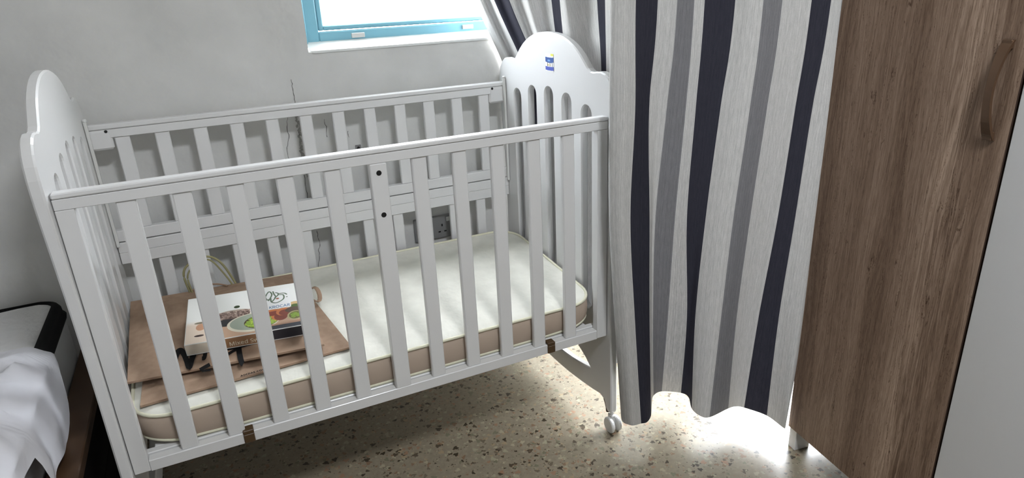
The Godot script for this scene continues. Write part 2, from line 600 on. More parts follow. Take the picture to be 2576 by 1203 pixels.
func slot_loop(z: float, half: float, top: float, bottom: float) -> Array:   # starts at the top, runs one way round
	var out := []
	for k in range(0, 7): out.append(Vector2(z + half * sin(PI * 0.5 * k / 6.0), top - half + half * cos(PI * 0.5 * k / 6.0)))
	for k in range(0, 13): out.append(Vector2(z + half * cos(PI * k / 12.0), bottom + half - half * sin(PI * k / 12.0)))
	for k in range(0, 6): out.append(Vector2(z - half * cos(PI * 0.5 * k / 6.0), top - half + half * sin(PI * 0.5 * k / 6.0)))
	return out

func lens_loop() -> Array:         # the crescent opening over the rocker, starting at its lowest point
	var out := []
	for k in range(0, 9):
		var d := 0.235 * k / 8.0
		out.append(Vector2(CC - d, 0.140 + 0.030 * pow(d / 0.235, 2.0)))
	for k in range(1, 16):
		var d := 0.235 - 0.47 * k / 16.0
		out.append(Vector2(CC - d, 0.172 + 0.075 * (1.0 - pow(d / 0.235, 2.0))))
	for k in range(0, 8):
		var d := 0.235 - 0.235 * k / 8.0
		out.append(Vector2(CC + d, 0.140 + 0.030 * pow(d / 0.235, 2.0)))
	return out

func inset(loop: Array, by: float) -> Array:
	var n := loop.size()
	var out := []
	for i in n:
		var a: Vector2 = loop[(i - 1 + n) % n]
		var b: Vector2 = loop[i]
		var c: Vector2 = loop[(i + 1) % n]
		var d := ((b - a).normalized() + (c - b).normalized()).normalized()
		out.append(b + Vector2(d.y, -d.x) * by)
	return out

func area(loop: Array) -> float:
	var s := 0.0
	for i in loop.size():
		var a: Vector2 = loop[i]
		var b: Vector2 = loop[(i + 1) % loop.size()]
		s += a.x * b.y - b.x * a.y
	return s * 0.5

func end_board(st: SurfaceTool, x0: float, x1: float) -> void:
	var zs := [CC + 0.214, CC + 0.107, CC, CC - 0.107, CC - 0.214]
	var tops := [0.990, 1.010, 1.018, 1.010, 0.990]
	var half := half_outline()
	# outer loop: start over the middle of the bottom, go round
	var outer := [Vector2(CC, 0.0755)]
	for i in range(half.size() - 1, -1, -1): outer.append(Vector2(CC + half[i].x, half[i].y))
	outer.append(Vector2(CC, 1.1765))
	for p: Vector2 in half: outer.append(Vector2(CC - p.x, p.y))
	# exact points over the slots
	for k in 5:
		if k == 2: continue
		for i in outer.size() - 1:
			var a: Vector2 = outer[i]
			var b: Vector2 = outer[i + 1]
			if a.y > 1.05 and b.y > 1.05 and (a.x - zs[k]) * (b.x - zs[k]) < 0:
				outer.insert(i + 1, a.lerp(b, (zs[k] - a.x) / (b.x - a.x)))
				break
	if area(outer) < 0: outer.reverse()
	var holes := []
	for k in 5: holes.append(slot_loop(zs[k], 0.0255, tops[k], 0.375))
	holes.append(lens_loop())
	var bev := 0.0035
	var sgn_out := 1.0 if area(outer) > 0 else -1.0
	# side walls with chamfers
	var loops := [outer] + holes
	var ins := []
	for i in loops.size():
		var by := -bev
		if i == 0: by = -bev * sgn_out
		else: by = bev * (1.0 if area(loops[i]) > 0 else -1.0)
		ins.append(inset(loops[i], by))
		var A: Array = loops[i]
		var B: Array = ins[i]
		var n := A.size()
		for k in n:
			var j := (k + 1) % n
			var flip := (area(A) > 0) == (i == 0)
			var rows := [[B, x0], [A, x0 + bev], [A, x1 - bev], [B, x1]]
			for r in 3:
				var P: Array = rows[r][0]
				var Q: Array = rows[r + 1][0]
				var p1 := Vector3(rows[r][1], P[k].y, P[k].x)
				var p2 := Vector3(rows[r][1], P[j].y, P[j].x)
				var q1 := Vector3(rows[r + 1][1], Q[k].y, Q[k].x)
				var q2 := Vector3(rows[r + 1][1], Q[j].y, Q[j].x)
				if flip: quad(st, p1, p2, q2, q1)
				else: quad(st, p1, q1, q2, p2)
	# faces: cut into upright strips through the middles of the slots, so that no strip holds a closed hole
	var cuts := [-2.0, zs[4], zs[3], zs[2], zs[1], zs[0], 2.0]
	for k in 6:
		var lo: float = cuts[k]
		var hi: float = cuts[k + 1]
		var parts := Geometry2D.intersect_polygons(PackedVector2Array(ins[0]), PackedVector2Array([Vector2(lo, -1), Vector2(hi, -1), Vector2(hi, 3), Vector2(lo, 3)]))
		for h in range(1, ins.size()):
			var left := []
			for p: PackedVector2Array in parts:
				for q: PackedVector2Array in Geometry2D.clip_polygons(p, PackedVector2Array(ins[h])): left.append(q)
			parts.assign(left)
		for face: PackedVector2Array in parts:
			var idx := Geometry2D.triangulate_polygon(face)
			if idx.is_empty(): print("end board: no triangles")
			for t in range(0, idx.size(), 3):
				var a := face[idx[t]]
				var b := face[idx[t + 1]]
				var c := face[idx[t + 2]]
				if (b - a).cross(c - a) < 0:
					var tmp := b
					b = c
					c = tmp
				tri(st, Vector3(x1, a.y, a.x), Vector3(x1, b.y, b.x), Vector3(x1, c.y, c.x))
				tri(st, Vector3(x0, a.y, a.x), Vector3(x0, c.y, c.x), Vector3(x0, b.y, b.x))

func crib() -> void:
	var o := thing("crib", "white painted wooden baby crib with slatted sides and arched end boards", "crib")
	for side in 2:
		var st := mb()
		if side == 0: end_board(st, -BT, -0.0005)
		else: end_board(st, CW + 0.0005, CW + BT)
		var e := build(st, "end_board", M.paint, o)
		if side == 1: sticker(e)
	# front side: cap, rail, stiles, bottom rail
	var st := mb()
	bar(st, Vector3(0.001, 0.9655, -0.027), Vector3(CW - 0.001, 0.9765, 0.002), 0.0025)
	bar(st, Vector3(0.001, 0.943, -0.024), Vector3(CW - 0.001, 0.9645, 0.0), 0.0012)
	bar(st, Vector3(0.001, 0.328, -0.024), Vector3(0.033, 0.9425, 0.0), 0.0012)
	bar(st, Vector3(CW - 0.033, 0.328, -0.024), Vector3(CW - 0.001, 0.9425, 0.0), 0.0012)
	bar(st, Vector3(0.0335, 0.326, -0.024), Vector3(CW - 0.0335, 0.354, 0.0), 0.0012)
	var fs := build(st, "front_side", M.paint, o)
	var slat := box_mesh(Vector3(-0.018, 0.353, -0.019), Vector3(0.018, 0.9435, -0.004), 0.0025)
	for k in 11:
		if k == 5: continue
		use(slat, "slat", M.paint, fs, Vector3(0.119 + 0.1002 * k, 0, 0))
	use(box_mesh(Vector3(-0.0195, 0.3535, -0.023), Vector3(0.0195, 0.9425, 0.0005), 0.002), "slat", M.paint, fs, Vector3(0.622, 0, 0))
	for y: float in [0.921, 0.821]:
		st = mb()
		puck(st, Vector3(0.622, y, 0.0), Vector3.BACK, 0.0062, 0.0018, 12, 0.0006)
		build(st, "bolt", M.steel_dark, fs)
	for x: float in [0.243, 1.053]:
		st = mb()
		bar(st, Vector3(x - 0.012, 0.327, -0.006), Vector3(x + 0.012, 0.350, 0.0035), 0.0015)
		bar(st, Vector3(x - 0.012, 0.350, -0.02), Vector3(x + 0.012, 0.3605, 0.0035), 0.0015)
		build(st, "clip", M.brown_metal, fs)
	# back side: upper frame, lower frame with grooved rail
	st = mb()
	bar(st, Vector3(0.001, 0.9905, -0.662), Vector3(CW - 0.001, 1.0045, -0.635), 0.0025)
	bar(st, Vector3(0.001, 0.967, -0.660), Vector3(CW - 0.001, 0.9895, -0.636), 0.0012)
	bar(st, Vector3(0.001, 0.935, -0.661), Vector3(0.058, 0.9888, -0.6345), 0.006)
	bar(st, Vector3(CW - 0.058, 0.935, -0.661), Vector3(CW - 0.001, 0.9888, -0.6345), 0.006)
	bar(st, Vector3(0.001, 0.6715, -0.660), Vector3(CW - 0.001, 0.704, -0.636), 0.0015)
	var bs := build(st, "back_side", M.paint, o)
	var up := box_mesh(Vector3(-0.0185, 0.7035, -0.655), Vector3(0.0185, 0.9675, -0.640), 0.0025)
	for k in 12: use(up, "slat", M.paint, bs, Vector3(0.0805 + 0.0984 * k, 0, 0))
	st = mb()
	bar(st, Vector3(0.001, 0.638, -0.660), Vector3(CW - 0.001, 0.6685, -0.634), 0.0015)
	bar(st, Vector3(0.001, 0.604, -0.660), Vector3(CW - 0.001, 0.6375, -0.635), 0.0012)
	bar(st, Vector3(0.001, 0.320, -0.660), Vector3(CW - 0.001, 0.360, -0.635), 0.0015)
	var bl := build(st, "lower_back_side", M.paint, o)
	var low := box_mesh(Vector3(-0.0175, 0.3595, -0.655), Vector3(0.0175, 0.6045, -0.640), 0.0025)
	for k in 11: use(low, "slat", M.paint, bl, Vector3(0.111 + 0.1018 * k, 0, 0))
	for x: float in [0.0465, 1.193]:
		st = mb()
		puck(st, Vector3(x, 0.985, -0.6345), Vector3.BACK, 0.0042, 0.001, 10)
		build(st, "bolt", M.steel_dark, bs)
	# runners that guide the sliding side
	for s in 2:
		st = mb()
		var x0 := 0.0005 if s == 0 else CW - 0.0085
		bar(st, Vector3(x0, 0.66, -0.6335), Vector3(x0 + 0.008, 1.016, -0.622), 0.0015)
		puck(st, Vector3(x0 + 0.004, 1.016, -0.628), Vector3.UP, 0.006, 0.008, 10, 0.002)
		build(st, "runner", M.plastic, o)
	# base: side boards and slats under the mattress
	st = mb()
	bar(st, Vector3(0.002, 0.3205, -0.046), Vector3(CW - 0.002, 0.357, -0.027), 0.0015)
	bar(st, Vector3(0.002, 0.3205, -0.632), Vector3(CW - 0.002, 0.357, -0.612), 0.0015)
	var base := build(st, "base_frame", M.paint, o)
	var bsl := box_mesh(Vector3(-0.025, 0.340, -0.6115), Vector3(0.025, 0.3565, -0.0465), 0.0015)
	for k in 11: use(bsl, "base_slat", M.paint, base, Vector3(0.07 + 0.11 * k, 0, 0))
	# casters
	for sx in 2:
		for sz in 2:
			caster(o, Vector3(-BT * 0.5 if sx == 0 else CW + BT * 0.5, 0, CC + (0.334 if sz == 1 else -0.334)), 1.0 if sz == 1 else -1.0)

func caster(o: Node3D, at: Vector3, s: float) -> void:
	var st := mb()
	for k: float in [-1.0, 1.0]:
		puck(st, at + Vector3(k * 0.0065 + (0.0 if k > 0 else -0.012) + 0.0, 0.026, 0.012 * s), Vector3.RIGHT, 0.0255, 0.012, 24, 0.003)
	var c := build(st, "caster", M.plastic, o)
	st = mb()
	bar(st, at + Vector3(-0.007, 0.022, 0.004 * s - 0.012), at + Vector3(0.007, 0.058, 0.004 * s + 0.012), 0.003)
	puck(st, at + Vector3(0, 0.05, 0.006 * s), Vector3.UP, 0.006, 0.022, 10)
	build(st, "fork", M.plastic, c)
	st = mb()
	var lo := at + Vector3(-0.009, 0.066, -0.030 * s)
	tube(st, [lo + Vector3(0.009, 0.030, 0), lo + Vector3(0.009, 0.018, 0.007 * s), lo + Vector3(0.009, 0.004, 0.014 * s), lo + Vector3(0.009, -0.010, 0.016 * s)], 0.0075, 8)
	build(st, "brake_lever", M.brown_metal, c)

func sticker(parent: Node) -> void:
	var im := Image.create(48, 64, false, Image.FORMAT_RGB8)
	im.fill(Color(0.93, 0.93, 0.93))
	for y in 64:
		for x in 48:
			var w := 4.0 * sin(x / 48.0 * PI)
			if y > 12 + w * 0.5 and y < 30 + w: im.set_pixel(x, y, Color(0.16, 0.30, 0.55))
			if y > 18 + w and y < 25 + w and x > 12 and x < 28: im.set_pixel(x, y, Color(0.42, 0.60, 0.80))
			if y > 46 + w * 0.5 and y < 60 + w * 0.5: im.set_pixel(x, y, Color(0.30, 0.36, 0.68))
			if y > 30 + w and y < 47 and (x % 14) > 10: im.set_pixel(x, y, Color(0.30, 0.28, 0.22))
			if y > 34 + w and y < 46 and x > 8 and x < 30 and (x % 14) < 6: im.set_pixel(x, y, Color(0.78, 0.74, 0.50))
			if y < 8 and x > 30: im.set_pixel(x, y, Color(0.85, 0.85, 0.35))
	var m := plain(Color.WHITE, 0.4)
	m.albedo_texture = ImageTexture.create_from_image(im)
	var st := mb()
	var c := on_axis(1382, 157, 0, CW - 0.0005)
	var x := CW - 0.0003
	var hz := 0.0245
	var hy := 0.025
	quad_uv(st, [Vector3(x, c.y - hy, c.z - hz), Vector3(x, c.y + hy, c.z - hz), Vector3(x, c.y + hy, c.z + hz), Vector3(x, c.y - hy, c.z + hz)], [Vector2(0, 1), Vector2(0, 0), Vector2(1, 0), Vector2(1, 1)])
	var e := build(st, "sticker", m, parent)
	e.set_meta("label", "small blue and yellow sticker")

# ---------------------------------------------------------------- mattress of the crib
func top_y(z: float) -> float:
	return lerpf(0.440, 0.485, clampf((-z - 0.03) / 0.57, 0.0, 1.0))

func plan_loop(x0: float, x1: float, z0: float, z1: float, r: float, shrink: float, n := 8, edge := 10) -> Array:
	x0 += shrink; x1 -= shrink; z0 += shrink; z1 -= shrink
	r = maxf(r - shrink, 0.004)
	var out := []
	var cs := [[x1 - r, z1 - r, 0.0], [x0 + r, z1 - r, PI * 0.5], [x0 + r, z0 + r, PI], [x1 - r, z0 + r, PI * 1.5]]
	for k in 4:
		for i in n + 1:
			var a: float = cs[k][2] + PI * 0.5 * i / n
			out.append(Vector2(cs[k][0] + r * cos(a), cs[k][1] + r * sin(a)))
		var b: Array = cs[(k + 1) % 4]
		var nx := Vector2(b[0] + r * cos(b[2]), b[1] + r * sin(b[2]))
		var la: Vector2 = out[-1]
		for i in range(1, edge): out.append(la.lerp(nx, float(i) / edge))
	return out

func crib_mattress() -> void:
	var o := thing("crib_mattress", "thin white crib mattress with beige sides and cream piping", "mattress", Vector3(0, 0.357, 0))
	var x0 := 0.016
	var x1 := 1.226
	var z0 := -0.607
	var z1 := -0.031
	var R := 0.085
	var n := FastNoiseLite.new()
	n.seed = 6
	n.frequency = 5.0
	# sides
	var st := SurfaceTool.new()
	st.begin(Mesh.PRIMITIVE_TRIANGLES)
	st.set_smooth_group(0)
	var rows := [[0.006, 0.0], [0.0, 0.12], [-0.003, 0.35], [-0.004, 0.6], [-0.001, 0.88], [0.004, 1.0]]
	for r in rows.size() - 1:
		var A := plan_loop(x0, x1, z0, z1, R, rows[r][0])
		var B := plan_loop(x0, x1, z0, z1, R, rows[r + 1][0])
		for k in A.size():
			var j := (k + 1) % A.size()
			var P := []
			for e: Array in [[A, k, rows[r][1]], [A, j, rows[r][1]], [B, j, rows[r + 1][1]], [B, k, rows[r + 1][1]]]:
				var q: Vector2 = e[0][e[1]]
				var bottom := edge_y(q)
				P.append(Vector3(q.x, lerpf(bottom, top_y(q.y) - 0.357 - 0.004, e[2]) , q.y))
			quad(st, P[0], P[3], P[2], P[1])
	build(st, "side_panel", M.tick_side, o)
	# top
	st = SurfaceTool.new()
	st.begin(Mesh.PRIMITIVE_TRIANGLES)
	st.set_smooth_group(0)
	var shr := [0.002, 0.012, 0.03, 0.06, 0.11, 0.17, 0.23, 0.28]
	for r in shr.size() - 1:
		var A := plan_loop(x0, x1, z0, z1, R, shr[r])
		var B := plan_loop(x0, x1, z0, z1, R, shr[r + 1])
		for k in A.size():
			var j := (k + 1) % A.size()
			var P := []
			for e: Array in [[A, k, r], [A, j, r], [B, j, r + 1], [B, k, r + 1]]:
				var q: Vector2 = e[0][e[1]]
				var up: float = [0.0, 0.004, 0.006, 0.007, 0.007, 0.007, 0.007, 0.007][e[2]]
				P.append(Vector3(q.x, top_y(q.y) - 0.357 - 0.004 + up + 0.0022 * n.get_noise_2d(q.x, q.y), q.y))
			quad(st, P[0], P[3], P[2], P[1])
	var C := plan_loop(x0, x1, z0, z1, R, shr[-1])
	for k in C.size():
		var j := (k + 1) % C.size()
		var P := []
		for q: Vector2 in [C[k], C[j]]:
			P.append(Vector3(q.x, top_y(q.y) - 0.354 + 0.0022 * n.get_noise_2d(q.x, q.y), q.y))
			var zc := (z0 + z1) * 0.5
			P.append(Vector3(clampf(q.x, x0 + 0.29, x1 - 0.29), top_y(zc) - 0.354, zc))
		quad(st, P[0], P[1], P[3], P[2])
	build(st, "cover", M.tick, o)
	for lvl in 2:
		st = SurfaceTool.new()
		st.begin(Mesh.PRIMITIVE_TRIANGLES)
		st.set_smooth_group(0)
		var L := plan_loop(x0, x1, z0, z1, R, -0.0005 if lvl == 1 else 0.003)
		var pts := []
		for q: Vector2 in L:
			pts.append(Vector3(q.x, (top_y(q.y) - 0.357 - 0.003) if lvl == 1 else edge_y(q) + 0.004, q.y))
		tube(st, pts, 0.0042, 6, true)
		build(st, "piping", M.piping, o)
	st = mb()
	var Bt := plan_loop(x0, x1, z0, z1, R, 0.006)
	for k in Bt.size():
		var j := (k + 1) % Bt.size()
		tri(st, Vector3(Bt[k].x, edge_y(Bt[k]), Bt[k].y), Vector3(Bt[j].x, edge_y(Bt[j]), Bt[j].y), Vector3((x0 + x1) * 0.5, 0.002, (z0 + z1) * 0.5))
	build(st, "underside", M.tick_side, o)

func edge_y(q: Vector2) -> float:      # the mattress curls up a little at its corners
	var c := Vector2(maxf(0.0, absf(q.x - 0.62) - 0.50) / 0.11, maxf(0.0, absf(q.y + 0.32) - 0.20) / 0.09)
	return 0.001 + 0.022 * clampf(c.x * c.y, 0.0, 1.0)

# ---------------------------------------------------------------- bags and box
func sheet_of(st: SurfaceTool, p: Array, thick: float, bump: float, seed_: int, bulge := 0.0, nx := 14, nz := 12) -> void:
	# a flat folded paper body: p = back-left, back-right, front-right, front-left at its underside
	var n := FastNoiseLite.new()
	n.seed = seed_
	n.frequency = 3.0
	var top := []
	var bot := []
	for j in nz + 1:
		var tr := []
		var br := []
		for i in nx + 1:
			var u := float(i) / nx
			var v := float(j) / nz
			var b: Vector3 = (p[0] as Vector3).lerp(p[1], u).lerp((p[3] as Vector3).lerp(p[2], u), v)
			br.append(b)
			var edge := minf(minf(u, 1.0 - u), minf(v, 1.0 - v))
			tr.append(b + Vector3(0, thick * (0.55 + 0.45 * smoothstep(0.0, 0.12, edge)) + bump * n.get_noise_2d(b.x, b.z) * smoothstep(0.0, 0.1, edge) + bulge * exp(-pow((b.x - 0.30) / 0.13, 2.0) - pow((b.z + 0.40) / 0.10, 2.0)) * smoothstep(0.0, 0.15, edge), 0))
		top.append(tr)
		bot.append(br)
	for j in nz:
		for i in nx:
			quad(st, top[j][i], top[j][i + 1], top[j + 1][i + 1], top[j + 1][i])
			quad(st, bot[j][i], bot[j + 1][i], bot[j + 1][i + 1], bot[j][i + 1])
	for i in nx:
		quad(st, bot[0][i], bot[0][i + 1], top[0][i + 1], top[0][i])
		quad(st, top[nz][i], top[nz][i + 1], bot[nz][i + 1], bot[nz][i])
	for j in nz:
		quad(st, top[j][0], top[j + 1][0], bot[j + 1][0], bot[j][0])
		quad(st, bot[j][nx], bot[j + 1][nx], top[j + 1][nx], top[j][nx])

func mt(x: float, z: float, up := 0.0) -> Vector3:
	return Vector3(x, top_y(z) + 0.006 + up, z)

func bags_and_box() -> void:
	# the lower bag
	var a := thing("paper_bag", "flat brown kraft paper bag lying lowest on the crib mattress", "bag")
	var st := mb()
	sheet_of(st, [mt(0.05, -0.50, 0.001), mt(0.465, -0.47, 0.001), mt(0.520, -0.090, 0.001), mt(0.036, -0.070, 0.001)], 0.010, 0.002, 3)
	build(st, "body", M.kraft, a)
	var tm := TextMesh.new()
	tm.text = "ADIDAS.COM"
	var font := SystemFont.new()
	font.font_names = PackedStringArray(["Droid Sans"])
	font.font_weight = 700
	tm.font = font
	tm.font_size = 32
	tm.pixel_size = 0.00035
	tm.depth = 0.0004
	var t := use(tm, "lettering", M.black_ink, a)
	var p1 := on_axis(605, 948, 1, 0.4598)
	var p2 := on_axis(668, 930, 1, 0.4598)
	lay_text(t, tm, p1, p2, Vector3(0, 1, 0.08), 0.0015)
	st = mb()
	var ring := []
	for k in 13:
		var g := PI * (-0.55 + 1.25 * k / 12.0)
		ring.append(Vector3(0.474, 0.487, -0.372) + Vector3(0.022 * cos(g), 0.010 + 0.012 * sin(g * 2.0), -0.034 * sin(g)))
	tube(st, ring, 0.004, 6, false, Vector2(1.6, 0.6))
	build(st, "handle", M.kraft, a)
	# the upper bag
	var b := thing("paper_bag", "brown kraft paper bag with black brush lettering and cord handles under the sweets box", "bag")
	st = mb()
	var q := [mt(0.004, -0.575, 0.016), mt(0.455, -0.540, 0.016), mt(0.455, -0.099, 0.021), mt(0.012, -0.147, 0.021)]
	sheet_of(st, q, 0.010, 0.002, 8, 0.034, 20, 20)
	sheet_of(st, [mt(0.03, -0.55, 0.0125), mt(0.44, -0.53, 0.0125), mt(0.43, -0.17, 0.0125), mt(0.04, -0.20, 0.0125)], 0.006, 0.0, 9)
	build(st, "body", M.kraft, b)
	# brush strokes printed on the front panel
	var strokes := [
		[[[440, 905], [446, 888], [455, 882], [462, 890], [470, 908], [476, 924], [482, 905], [488, 890]], 7.0],
		[[[506, 884], [516, 882], [514, 900], [508, 902]], 5.0],
		[[[503, 931], [515, 924], [528, 917]], 4.5],
		[[[508, 934], [530, 931]], 2.5],
		[[[566, 879], [590, 875], [612, 870], [640, 862]], 3.5],
		[[[570, 893], [585, 884], [597, 878]], 3.0],
		[[[600, 872], [603, 892], [608, 912], [612, 916]], 7.0],
	]
	for s: Array in strokes:
		var ink := mb()
		stroke(ink, s[0], s[1], 0.0012)
		build(ink, "brush_stroke", M.black_ink, b)
	st = mb()
	var hl := []
	for w: Array in [[480, 738], [468, 712], [462, 690], [468, 672], [490, 655], [516, 646], [540, 650], [562, 668], [582, 696], [600, 724]]:
		hl.append(on_axis(w[0], w[1], 2, -0.555))
	tube(st, smooth(hl, 4), 0.0034, 7)
	build(st, "handle", M.cord, b)
	st = mb()
	hl = []
	for w: Array in [[486, 740], [476, 715], [472, 695], [480, 677], [500, 662], [520, 653], [538, 661], [558, 682], [576, 704], [592, 728]]:
		hl.append(on_axis(w[0], w[1], 2, -0.55))
	tube(st, smooth(hl, 4), 0.0026, 7)
	build(st, "handle", M.cord, b)
	st = mb()
	hl = [Vector3(0.165, 0.512, -0.560), Vector3(0.20, 0.522, -0.556), Vector3(0.235, 0.520, -0.55), Vector3(0.262, 0.512, -0.54)]
	tube(st, smooth(hl, 4), 0.0026, 7)
	build(st, "handle", M.kraft, b)
	sweets_box()

func smooth(p: Array, n: int) -> Array:
	var out := []
	for i in p.size() - 1:
		for k in n:
			out.append(catmull(p[maxi(i - 1, 0)], p[i], p[i + 1], p[mini(i + 2, p.size() - 1)], float(k) / n))
	out.append(p[-1])
	return out

func stroke(st: SurfaceTool, px: Array, half_px: float, lift: float) -> void:
	var pts := []
	for w: Array in px: pts.append(Vector3(w[0], w[1], 0))
	pts = smooth(pts, 5)
	var n := Vector3(0, 1, 0.079).normalized()
	var p0 := mt(0.2, -0.2, 0.0315 + lift)
	var L := []
	var R := []
	for i in pts.size():
		var d: Vector3 = (pts[mini(i + 1, pts.size() - 1)] - pts[maxi(i - 1, 0)]).normalized()
		var s := Vector3(-d.y, d.x, 0) * half_px
		L.append(on_plane(pts[i].x - s.x, pts[i].y - s.y, p0, n))
		R.append(on_plane(pts[i].x + s.x, pts[i].y + s.y, p0, n))
	for i in pts.size() - 1: quad(st, L[i], L[i + 1], R[i + 1], R[i])

func lay_text(node: MeshInstance3D, tm: TextMesh, from: Vector3, to: Vector3, up: Vector3, lift: float) -> void:
	# the text runs from one point to the other and faces along up
	var x := (to - from).normalized()
	var z := (up - x * up.dot(x)).normalized()
	var y := z.cross(x)
	tm.horizontal_alignment = HORIZONTAL_ALIGNMENT_LEFT
	var w := tm.get_aabb().size.x
	var k := from.distance_to(to) / maxf(w, 0.001)
	node.transform = Transform3D(Basis(x * k, y * k, z), from + z * lift)

func disc(im: Image, cx: float, cy: float, a: float, b: float, c: Color, r: RandomNumberGenerator = null) -> void:
	for y in range(int(cy - b), int(cy + b) + 1):
		for x in range(int(cx - a), int(cx + a) + 1):
			if x < 0 or y < 0 or x >= im.get_width() or y >= im.get_height(): continue
			if pow((x - cx) / a, 2.0) + pow((y - cy) / b, 2.0) <= 1.0:
				im.set_pixel(x, y, c if r == null else c.lerp(Color(0.1, 0.08, 0.05), r.randf() * 0.25))

func sweets_box() -> void:
	var o := thing("sweets_box", "white printed box of sweets with bowls of pistachios lying on the paper bags", "box", Vector3(0.2897, 0.5113, -0.2603))
	o.rotation_degrees = Vector3(13.96, -6.76, -0.8)
	var hx := 0.1383
	var hz := 0.0927
	var h := 0.0351
	var st := mb()
	bar(st, Vector3(-hx, 0, -hz), Vector3(hx, h, hz), 0.0012)
	build(st, "carton", M.white_card, o)
	# print on the lid
	var r := RandomNumberGenerator.new()
	r.seed = 5
	var W := 640
	var H := 420
	var im := Image.create(W, H, true, Image.FORMAT_RGB8)
	var card := Color(0.88, 0.88, 0.86)
	for y in H:
		for x in W:
			var wood := Color(0.84, 0.77, 0.70) if x < 150 + y * 0.1 else Color(0.70, 0.58, 0.48)
			im.set_pixel(x, y, card.lerp(wood, smoothstep(215.0, 270.0, y + (20.0 if x > 420 else 0.0))))
	for i in 9: disc(im, 330 + r.randf() * 300, 360 + r.randf() * 55, 60, 2, Color(0.62, 0.48, 0.38))
	# a dish of white sweets, the dark cloth, the bowl of pistachios
	disc(im, 225, 285, 70, 34, Color(0.14, 0.14, 0.15))
	disc(im, 250, 218, 100, 40, Color(0.36, 0.28, 0.24), r)
	disc(im, 262, 200, 92, 26, Color(0.74, 0.68, 0.62), r)
	for i in 300:
		disc(im, 165 + r.randf() * 185, 190 + r.randf() * 62, 4 + r.randf() * 6, 3 + r.randf() * 4, Color(0.74, 0.65, 0.60).lerp(Color(0.30, 0.22, 0.19), r.randf()))
	disc(im, 278, 150, 17, 13, Color(0.20, 0.26, 0.14))
	disc(im, 372, 318, 150, 84, Color(0.80, 0.78, 0.70))
	disc(im, 376, 312, 138, 73, Color(0.58, 0.61, 0.55))
	disc(im, 415, 322, 98, 60, Color(0.27, 0.21, 0.13))
	for i in 340:
		var a := r.randf() * TAU
		var d := sqrt(r.randf())
		disc(im, 415 + cos(a) * d * 92, 318 + sin(a) * d * 54, 5 + r.randf() * 6, 4 + r.randf() * 4, Color(0.40, 0.54, 0.14).lerp(Color(0.68, 0.74, 0.32), r.randf()))
	for s: Array in [[520, 300, 48, 44], [478, 262, 62, 30], [545, 268, 44, 36]]:
		disc(im, s[0], s[1], s[2], s[3], Color(0.74, 0.44, 0.25))
		disc(im, s[0] + 7, s[1] + 9, s[2] - 9, s[3] - 8, Color(0.48, 0.23, 0.17))
	disc(im, 612, 215, 38, 30, Color(0.76, 0.64, 0.45))
	disc(im, 615, 228, 30, 18, Color(0.26, 0.35, 0.12))
	disc(im, 600, 262, 46, 26, Color(0.34, 0.26, 0.21), r)
	disc(im, 610, 318, 46, 42, Color(0.64, 0.61, 0.44))
	disc(im, 612, 318, 38, 34, Color(0.34, 0.32, 0.14))
	for i in 80: disc(im, 585 + r.randf() * 52, 295 + r.randf() * 45, 5, 4, Color(0.46, 0.57, 0.18))
	disc(im, 78, 285, 26, 30, Color(0.72, 0.54, 0.42))
	disc(im, 72, 246, 30, 9, Color(0.52, 0.48, 0.40), r)
	disc(im, 72, 360, 26, 9, Color(0.26, 0.20, 0.18))
	for y in range(372, 386):
		for x in range(450, W): im.set_pixel(x, y, Color(0.60, 0.46, 0.37))
	for y in range(386, H):
		for x in range(460, W): im.set_pixel(x, y, Color(0.16, 0.17, 0.20))
	# white patch with the ornamental calligraphy
	for y in range(40, 232):
		for x in range(420, 592): im.set_pixel(x, y, Color(0.89, 0.89, 0.88))
	var pen := Color(0.36, 0.42, 0.34)
	for s: Array in [[[452, 125], [446, 95], [468, 50], [484, 78], [476, 112], [462, 140]], [[476, 120], [480, 158], [510, 172], [550, 145], [552, 105], [528, 96]], [[492, 55], [498, 85], [506, 112], [494, 138], [482, 154]], [[432, 136], [452, 132], [474, 124]], [[528, 84], [558, 88], [572, 103]], [[508, 70], [522, 82], [518, 102], [500, 120]]]:
		var pp := []
		for w: Array in s: pp.append(Vector3(w[0], w[1], 0))
		for q: Vector3 in smooth(pp, 24): disc(im, q.x, q.y, 4.5, 3.6, pen)
	disc(im, 516, 132, 10, 8, Color(0.62, 0.40, 0.32))
	disc(im, 572, 128, 5, 4, pen)
	var m := plain(Color.WHITE, 0.35)
	m.albedo_texture = ImageTexture.create_from_image(im)
	st = mb()
	var yt := h + 0.0003
	quad_uv(st, [Vector3(-hx + 0.002, yt, -hz + 0.002), Vector3(hx - 0.002, yt, -hz + 0.002), Vector3(hx - 0.002, yt, hz - 0.002), Vector3(-hx + 0.002, yt, hz - 0.002)], [Vector2(0, 0), Vector2(1, 0), Vector2(1, 1), Vector2(0, 1)])
	var lid := build(st, "lid_print", m, o)
	# print on the front edge
	im = Image.create(512, 64, true, Image.FORMAT_RGB8)
	for y in 64:
		for x in 512:
			var g := Color(0.86, 0.82, 0.76)
			if x > 150: g = Color(0.60, 0.46, 0.34) if (x * 7 + y * 13) % 37 > 5 else Color(0.68, 0.52, 0.38)
			if x > 340: g = Color(0.17, 0.18, 0.21)
			if y > 58: g = Color(0.9, 0.9, 0.88)
			im.set_pixel(x, y, g)
	m = plain(Color.WHITE, 0.35)
	m.albedo_texture = ImageTexture.create_from_image(im)
	st = mb()
	var zt := hz + 0.0003
	quad_uv(st, [Vector3(-hx + 0.002, 0.0015, zt), Vector3(-hx + 0.002, h - 0.001, zt), Vector3(hx - 0.002, h - 0.001, zt), Vector3(hx - 0.002, 0.0015, zt)], [Vector2(0, 1), Vector2(0, 0), Vector2(1, 0), Vector2(1, 1)])
	build(st, "front_print", m, o)
